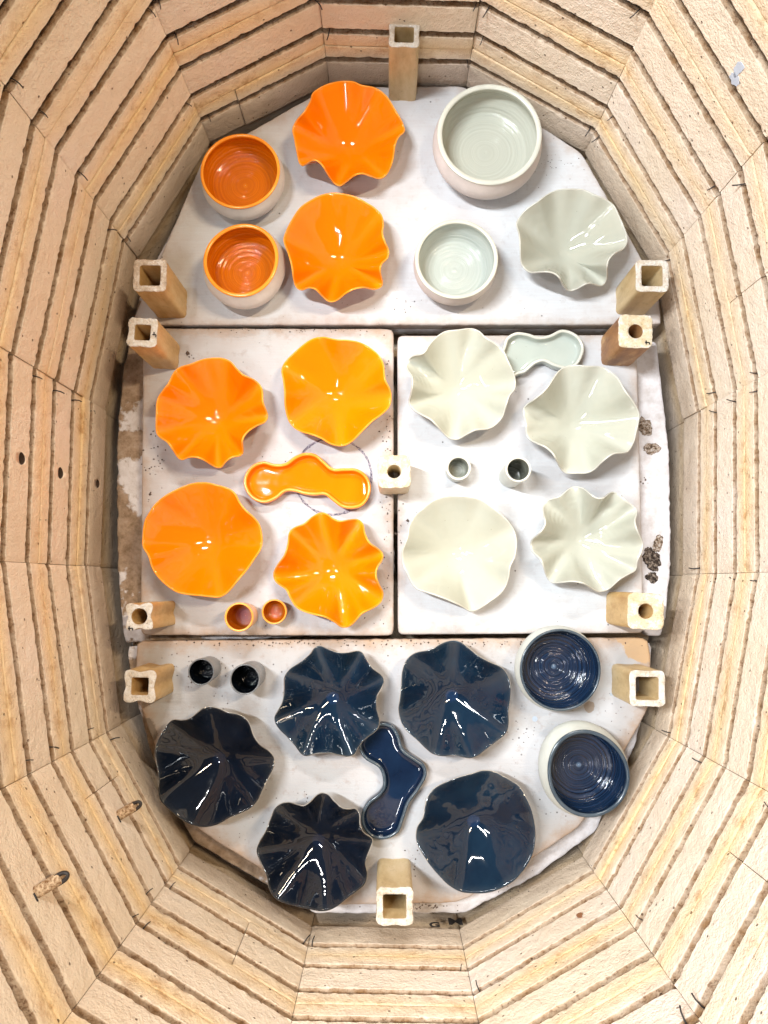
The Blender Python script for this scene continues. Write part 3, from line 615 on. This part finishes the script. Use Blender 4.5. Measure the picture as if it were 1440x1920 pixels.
# ---------------------------------------------------------------- three-lobed trays
def tray(pts, gl, rimm, label, h=.016):
    px = closed_spline(pts, 150); Q = np.array([at(x, y, h) for x, y in px]); c = Q.mean(0); Q = Q - c; n = len(Q)
    T = np.roll(Q, -2, 0) - np.roll(Q, 2, 0); T /= np.hypot(T[:, 0], T[:, 1])[:, None]; N = np.c_[T[:, 1], -T[:, 0]]
    ar = .5 * np.sum(Q[:, 0] * np.roll(Q[:, 1], -1) - np.roll(Q[:, 0], -1) * Q[:, 1])
    if ar < 0: N = -N
    def ring(ins, z): p = Q - N * ins; return [(a, b, z) for a, b in p]
    root = empty('three_lobed_tray', (c[0], c[1], 0), label, 'tray', 'three-lobed trays')
    lv = [(.004, .0002), (.0012, .0006), (.0002, .004), (0, h - .003), (.0003, h - .0012)]
    vs, fs = loft([ring(a, b) for a, b in lv], True, False, ar < 0); new('outer_wall', mesh('outer_wall', vs, fs), gl, root)
    lv = [(.0003, h - .0013), (.0007, h - .0004), (.0017, h), (.0030, h - .0003), (.0038, h - .0012)]
    vs, fs = loft([ring(a, b) for a, b in lv], False, False, ar < 0); new('rim', mesh('rim', vs, fs), rimm, root)
    lv = [(.0037, h - .0011), (.0041, h - .0030), (.0047, h - .0080), (.0056, h - .0104), (.0072, h - .0110), (.0100, h - .0111)]
    vs, fs = loft([ring(a, b) for a, b in lv], False, True, ar < 0); new('basin', mesh('basin', vs, fs), gl, root)
OT = [(456,905),(461,885),(475,870),(495,864),(515,869),(535,867),(552,855),(572,848),(592,851),(608,864),(624,877),(645,877),(668,878),(686,889),(695,908),(693,930),(680,948),(660,954),(640,951),(622,938),(608,928),(590,929),(570,927),(552,922),(535,922),(518,935),(498,943),(478,939),(463,925)]
tray(OT, GO, ROm, 'orange three-lobed tray lying across the pencilled ring on the shelf')
GT = [(1096,655),(1090,635),(1075,622),(1053,617),(1030,627),(1010,630),(990,624),(968,622),(950,632),(943,650),(936,666),(918,673),(902,688),(899,710),(912,728),(935,732),(955,720),(968,704),(985,698),(1003,683),(1020,678),(1040,687),(1065,692),(1085,682)]
tray(GT, GGb, RGm, 'pale aqua three-lobed tray half under the celadon bowl, near the scorched post')
BT = [(715,1355),(735,1360),(748,1378),(757,1405),(778,1421),(796,1435),(800,1455),(786,1482),(768,1507),(758,1535),(747,1562),(722,1575),(697,1571),(680,1552),(677,1527),(689,1504),(709,1488),(718,1470),(711,1442),(684,1424),(672,1403),(677,1382),(695,1364)]
GBt = glaze('tray_blue_glaze', (.004, .010, .028), (.007, .019, .048), 25)
tray(BT, GBt, RB2, 'dark blue three-lobed tray between the dark ruffled bowls on the near shelf')

# ---------------------------------------------------------------- kiln posts
def post(px, py, sz, h, hole, flute, pm, tm, label, rot=0., chip=0, mark=None, rough=0., ysc=1.):
    c = at(px, py, h); k = (D - h) / F; a = sz / 2 * k; n = 96
    root = empty('kiln_post', (c[0], c[1], 0), label, 'kiln post', 'kiln posts standing on the shelves'); root.rotation_euler = (0, 0, rot)
    sd = px * .1
    def outer(t):
        ct, st = math.cos(t), math.sin(t); p = 7.
        r = a / (abs(ct) ** p + abs(st) ** p) ** (1 / p)
        r *= 1 - flute * (.5 + .5 * math.cos(4 * t)) ** 1.5
        return r * ct, r * st
    hr = hole[1] * k
    def inner(t):
        ct, st = math.cos(t), math.sin(t)
        r = hr if hole[0] == 'round' else hr / (abs(ct) ** 14 + abs(st) ** 14) ** (1 / 14)
        return r * ct, r * st
    def ring(fn, z, j=0, sc=1.):
        out = []
        for i in range(n):
            t = 2 * math.pi * (i + .5) / n; x, y = fn(t); q = sc * (1 + j * nz(x * 260 + sd, y * 260, z * 90))
            out.append((x * q, y * q * ysc, z))
        return out
    zt = h - .0012
    rs = [ring(outer, 0, .02), ring(outer, .0015, .012)] + [ring(outer, zt * i / 8, .010 + rough * .5) for i in range(1, 8)] + [ring(outer, zt, .02 + rough)]
    rs += [ring(inner, zt, .01), ring(inner, zt * .5, .01), ring(inner, .0002, .01), ]
    rs.append(rs[0])
    vs, fs = loft(rs[:-1]); m = len(rs) - 1
    fs += [((m - 1) * n + i, (m - 1) * n + (i + 1) % n, (i + 1) % n, i) for i in range(n)]
    new('post_body', mesh('post_body', vs, fs), pm, root).data.set_sharp_from_angle(angle=.9)
    rt = [ring(outer, zt, .02 + rough, 1.004), ring(outer, h - .0004, .03 + rough, 1.), ring(outer, h, .04 + rough, .975)]
    mid = []
    for f_ in (.25, .5, .75):
        mid.append([(o[0] * (1 - f_) + q[0] * f_, o[1] * (1 - f_) + q[1] * f_, h + .0004 * nz(o[0] * 400, o[1] * 400, f_ + sd)) for o, q in zip(rt[2], ring(inner, h, .02, 1.03))])
    rt += mid + [ring(inner, h, .02, 1.03), ring(inner, h - .0006, .012), ring(inner, zt, .01)]
    vs, fs = loft(rt); new('washed_top', mesh('washed_top', vs, fs), tm, root)
    if mark:
        for (x0, y0, x1, y1) in mark:
            A = Vector((x0 * k, -y0 * k, h + .0006)); B = Vector((x1 * k, -y1 * k, h + .0006)); d = (B - A).normalized(); w = Vector((-d.y, d.x, 0)) * .0006
            q = [A + w, A - w, B - w, B + w]; vs = q + [v + Vector((0, 0, .0004)) for v in q]
            new('ink_stroke', mesh('ink_stroke', vs, [(0, 1, 2, 3), (7, 6, 5, 4), (0, 4, 5, 1), (1, 5, 6, 2), (2, 6, 7, 3), (3, 7, 4, 0)], False), INK, root)
four = lambda x, y, s=1.: [(x - 6 * s, y, x + 2 * s, y), (x - 3 * s, y - 5 * s, x - 3 * s, y + 5 * s), (x + 1 * s, y - 0 * s, x + 1 * s, y + 0.1 * s), (x - 1 * s, y, x + 5 * s, y), (x + 5 * s, y, x + 5 * s, y + 5 * s)]
post(758, 64.5, 62, .097, ('square', 19.5), .06, PM[0], TM[2], 'tall tan square-holed post standing alone at the far end by the wall', -.03, ysc=.87)
post(281, 516, 65, .086, ('square', 20.5), .02, PM[1], TM[0], 'tan square-holed post at the left corner of the far shelf', -.01, rough=.01)
post(267, 623, 58, .088, ('square', 15.5), .04, PM[1], TM[2], 'golden square-holed post with a ragged top, on the middle left shelf corner', -.05, rough=.04, mark=[(20, 4, 27, 4), (23, -1, 23, 4), (27, 4, 27, 9)])
post(1223, 517, 64, .075, ('square', 20.5), .03, PM[0], TM[2], 'tan square-holed post with clean white top, right corner of the far shelf', -.02)
post(1192, 621, 65, .071, ('round', 14), .0, PM[2], TM[1], 'scorched brown post with a small round hole, on the middle right shelf corner', -.03, rough=.015, mark=four(22, 22, .8))
post(261, 1156, 51, .087, ('round', 15), .17, PM[1], TM[2], 'deeply fluted post with round hole, near corner of the middle left shelf', .04, mark=four(-16, 21, .8))
post(262, 1287, 60, .070, ('square', 16), .13, PM[1], TM[2], 'fluted cream-topped square-holed post at the left of the near shelf', -.02)
post(1211, 1146, 67, .081, ('round', 14), .0, PM[1], TM[1], 'stout smooth post with a round hole, near corner of the middle right shelf', -.05, rough=.012)
post(1214, 1291, 66, .066, ('square', 21), .03, PM[0], TM[2], 'tan square-holed post at the right of the near shelf, next to the peeled patch', -.02)
post(740, 1700, 67, .083, ('square', 21), .05, PM[0], TM[2], 'tan square-holed post alone at the near end of the kiln', 0., rough=.02)
post(739, 884, 62, .063, ('round', 13), .0, PM[3], TM[1], 'cream post with small round hole straddling the gap between the middle shelves', .03, rough=.012)

# ---------------------------------------------------------------- small things
def stud(base_px, L, R, k, label):
    c, n, e = wall_hit(k, *base_px); root = empty('ceramic_stud', c, label, 'ceramic stud', 'ceramic studs with wire loops in the wall')
    d = (-n + Vector((0, 0, .02))).normalized(); t = d.cross(Vector((0, 0, 1))).normalized(); w = t.cross(d)
    rings = [[d * (s * L - .004) + (t * math.cos(a) + w * math.sin(a)) * R * q * (1 + .04 * nz(a, s * 5, 1)) for a in [2 * math.pi * i / 20 for i in range(20)]] for s, q in ((0, 1), (.3, 1), (.6, 1.), (.9, 1), (1.02, 1), (1.06, .9))]
    vs, fs = loft(rings, True, True); new('stud_body', mesh('stud_body', vs, fs), TUBE, root)
    tip = d * (L - .003); lp = []
    for i in range(13):
        a = math.pi * i / 12; lp.append(tip + d * (math.sin(a) * R * 1.25) + t * math.cos(a) * R * .62 + w * R * .3)
    vs, fs = tube_path([tip + t * R * .62 - d * .003 + w * R * .3] + lp + [tip - t * R * .62 - d * .003 + w * R * .3], .0017, 8); new('wire_loop', mesh('wire_loop', vs, fs), BLK, root)
    pts = [d * .001 + t * R * q + w * R * 1.02 for q in (-.2, .5, 1.05)] + [d * -.002 + t * R * 1.5 + w * R * .2]
    vs, fs = tube_path(pts, .0009, 6); new('wire_tail', mesh('wire_tail', vs, fs), BLK, root)
stud((68, 1673), .0255, .0050, 13, 'speckled ceramic stud with black wire loop, lower one near the photo edge')
stud((223, 1529), .0225, .0053, 13, 'speckled ceramic stud with black wire loop, closer to the blackish ruffled bowl')

def blob(name, x, y, rx, ry, hgt, z, mat, label, cat, grp, seed, rot=0.):
    c = at(x, y, z); rings = []; n = 64
    for f_ in (1, .93, .82, .66, .48, .28, .1):
        rr = []
        for i in range(n):
            a = 2 * math.pi * i / n; q = 1 + .40 * nz(math.cos(a) * 1.6 + seed, math.sin(a) * 1.6, seed) + .16 * nz(math.cos(a) * 6, math.sin(a) * 6, seed)
            X, Y = math.cos(a) * rx * q * f_, math.sin(a) * ry * q * f_
            X, Y = X * math.cos(rot) - Y * math.sin(rot), X * math.sin(rot) + Y * math.cos(rot)
            zz = 0 if f_ == 1 else hgt * (1 - f_ ** 4) * (.75 + .8 * nz(X * 300 + seed, Y * 300, 0)) + .0004
            rr.append((X, Y, max(zz, .0002 * (f_ < 1))))
        rings.append(rr)
    vs, fs = loft(rings, True, True); o = new(name, mesh(name, vs, fs), mat); o.location = (c[0], c[1], z)
    return tag(o, label, cat, grp)
SZ = -.0204
CR2 = wash_top_('rusty_crust', (.07, .045, .03), (.34, .25, .18), (.58, .52, .48), 300)
blob('crust_patch', 1221, 1048, .0105, .0145, .003, SZ, CRUST, 'largest black crust patch on the right edge of the worn lower shelf', 'crust', 'crust patches on the lower shelf', 2.1, .3)
blob('crust_patch', 1222, 1083, .0070, .0060, .002, SZ, CRUST, 'small black crust patch just nearer than the largest one', 'crust', 'crust patches on the lower shelf', 4.7)
blob('crust_patch', 1209, 800, .0095, .0110, .0018, SZ, CR2, 'brown crust patch beside the celadon bowl and the right shelf edge', 'crust', 'crust patches on the lower shelf', 6.2, .2)
blob('crust_patch', 1224, 841, .0100, .0075, .0014, SZ, CR2, 'lacy brown crust patch right of the shelf edge, nearer than its neighbour', 'crust', 'crust patches on the lower shelf', 9.2)
blob('crust_patch', 1233, 1020, .0060, .0120, .0012, SZ, CR2, 'thin rusty crust streak right of the largest black patch', 'crust', 'crust patches on the lower shelf', 11.9, -.3)
# drawn ring on the left shelf, an uneven crayon line
c = at(624, 893, 0); R0 = 73 * D / F; vs = []; n = 240
for i in range(n):
    a = 2 * math.pi * i / n; wd = .0013 * (1 + .8 * nz(math.cos(a) * 9, math.sin(a) * 9, 4)); rr = R0 * (1 + .012 * nz(math.cos(a), math.sin(a), 9))
    for q, z in ((rr - wd, .0002), (rr - wd * .8, .0005), (rr + wd * .8, .0005), (rr + wd, .0002)): vs.append((math.cos(a) * q, math.sin(a) * q, z))
fs = [(4 * i + j, 4 * ((i + 1) % n) + j, 4 * ((i + 1) % n) + j + 1, 4 * i + j + 1) for i in range(n) for j in range(3)]
def crayon():
    m = NT('crayon_line'); g = m.n('TexCoord').outputs['Object']
    c_ = m.mix(m.band(m.noise(g, 420, 4, .8), .42, .6), (.07, .07, .11), (.42, .40, .45)); return m.out(c_, .9)
o = new('drawn_ring', mesh('drawn_ring', vs, fs, False), crayon()); o.location = (c[0], c[1], 0)
for p in o.data.polygons:
    pass
tag(o, 'dark pencilled ring on the white shelf beneath the orange three-lobed tray', 'drawn mark')
# loose crumbs
vs, fs = [], []
def crumb(x, y, r, z=0.):
    b = len(vs); c = Vector((*at(x, y, z), z + r * .45))
    for d in ((1, 0, 0), (-1, 0, 0), (0, 1, 0), (0, -1, 0), (0, 0, .7), (0, 0, -.45)):
        vs.append(c + Vector(d) * r * random.uniform(.6, 1.3))
    for f_ in ((0, 2, 4), (2, 1, 4), (1, 3, 4), (3, 0, 4), (2, 0, 5), (1, 2, 5), (3, 1, 5), (0, 3, 5)): fs.append(tuple(b + q for q in f_))
for (x, y, sx, sy, m, r) in [(352, 664, 3, 3, 1, .0022), (358, 667, 5, 5, 5, .0008), (500, 860, 30, 14, 6, .0007), (415, 1280, 60, 40, 26, .0007), (540, 1205, 200, 6, 60, .0009), (560, 1500, 50, 25, 20, .0007),
    (1010, 1390, 70, 60, 50, .0006), (1045, 1500, 25, 40, 22, .0007), (1020, 310, 14, 14, 20, .0005), (1060, 320, 30, 30, 12, .0006), (690, 240, 40, 70, 14, .0006), (640, 380, 60, 10, 14, .0006), (780, 570, 120, 20, 16, .0006),
    (725, 900, 8, 200, 60, .0008), (290, 850, 16, 70, 40, .0009), (280, 1000, 8, 60, 20, .0011), (720, 760, 10, 90, 22, .0009), (750, 1000, 6, 90, 12, .0011), (765, 975, 2, 2, 3, .0016), (560, 618, 160, 6, 60, .0007),
    (900, 640, 300, 90, 20, .0004), (1000, 900, 160, 250, 24, .0004), (850, 1205, 330, 6, 90, .0009), (780, 1620, 14, 24, 16, .0008), (330, 1250, 40, 30, 20, .0008), (710, 1110, 14, 60, 22, .0007),
    (770, 1440, 3, 6, 2, .0016), (1205, 900, 12, 12, 5, .0012), (690, 1340, 40, 40, 10, .0006), (450, 1560, 90, 40, 14, .0006), (970, 1660, 40, 20, 20, .0010), (780, 1700, 60, 4, 50, .0010), (1140, 1330, 50, 40, 16, .0006)]:
    for _ in range(m): crumb(random.gauss(x, sx / 1.6), random.gauss(y, sy / 1.6), r * random.uniform(.5, 1.5))
o = new('crumbs', mesh('crumbs', vs, fs, False), CRUMB); o['kind'] = 'stuff'; o['label'] = 'dark crumbs and grit scattered over the white shelves'; o['category'] = 'grit'
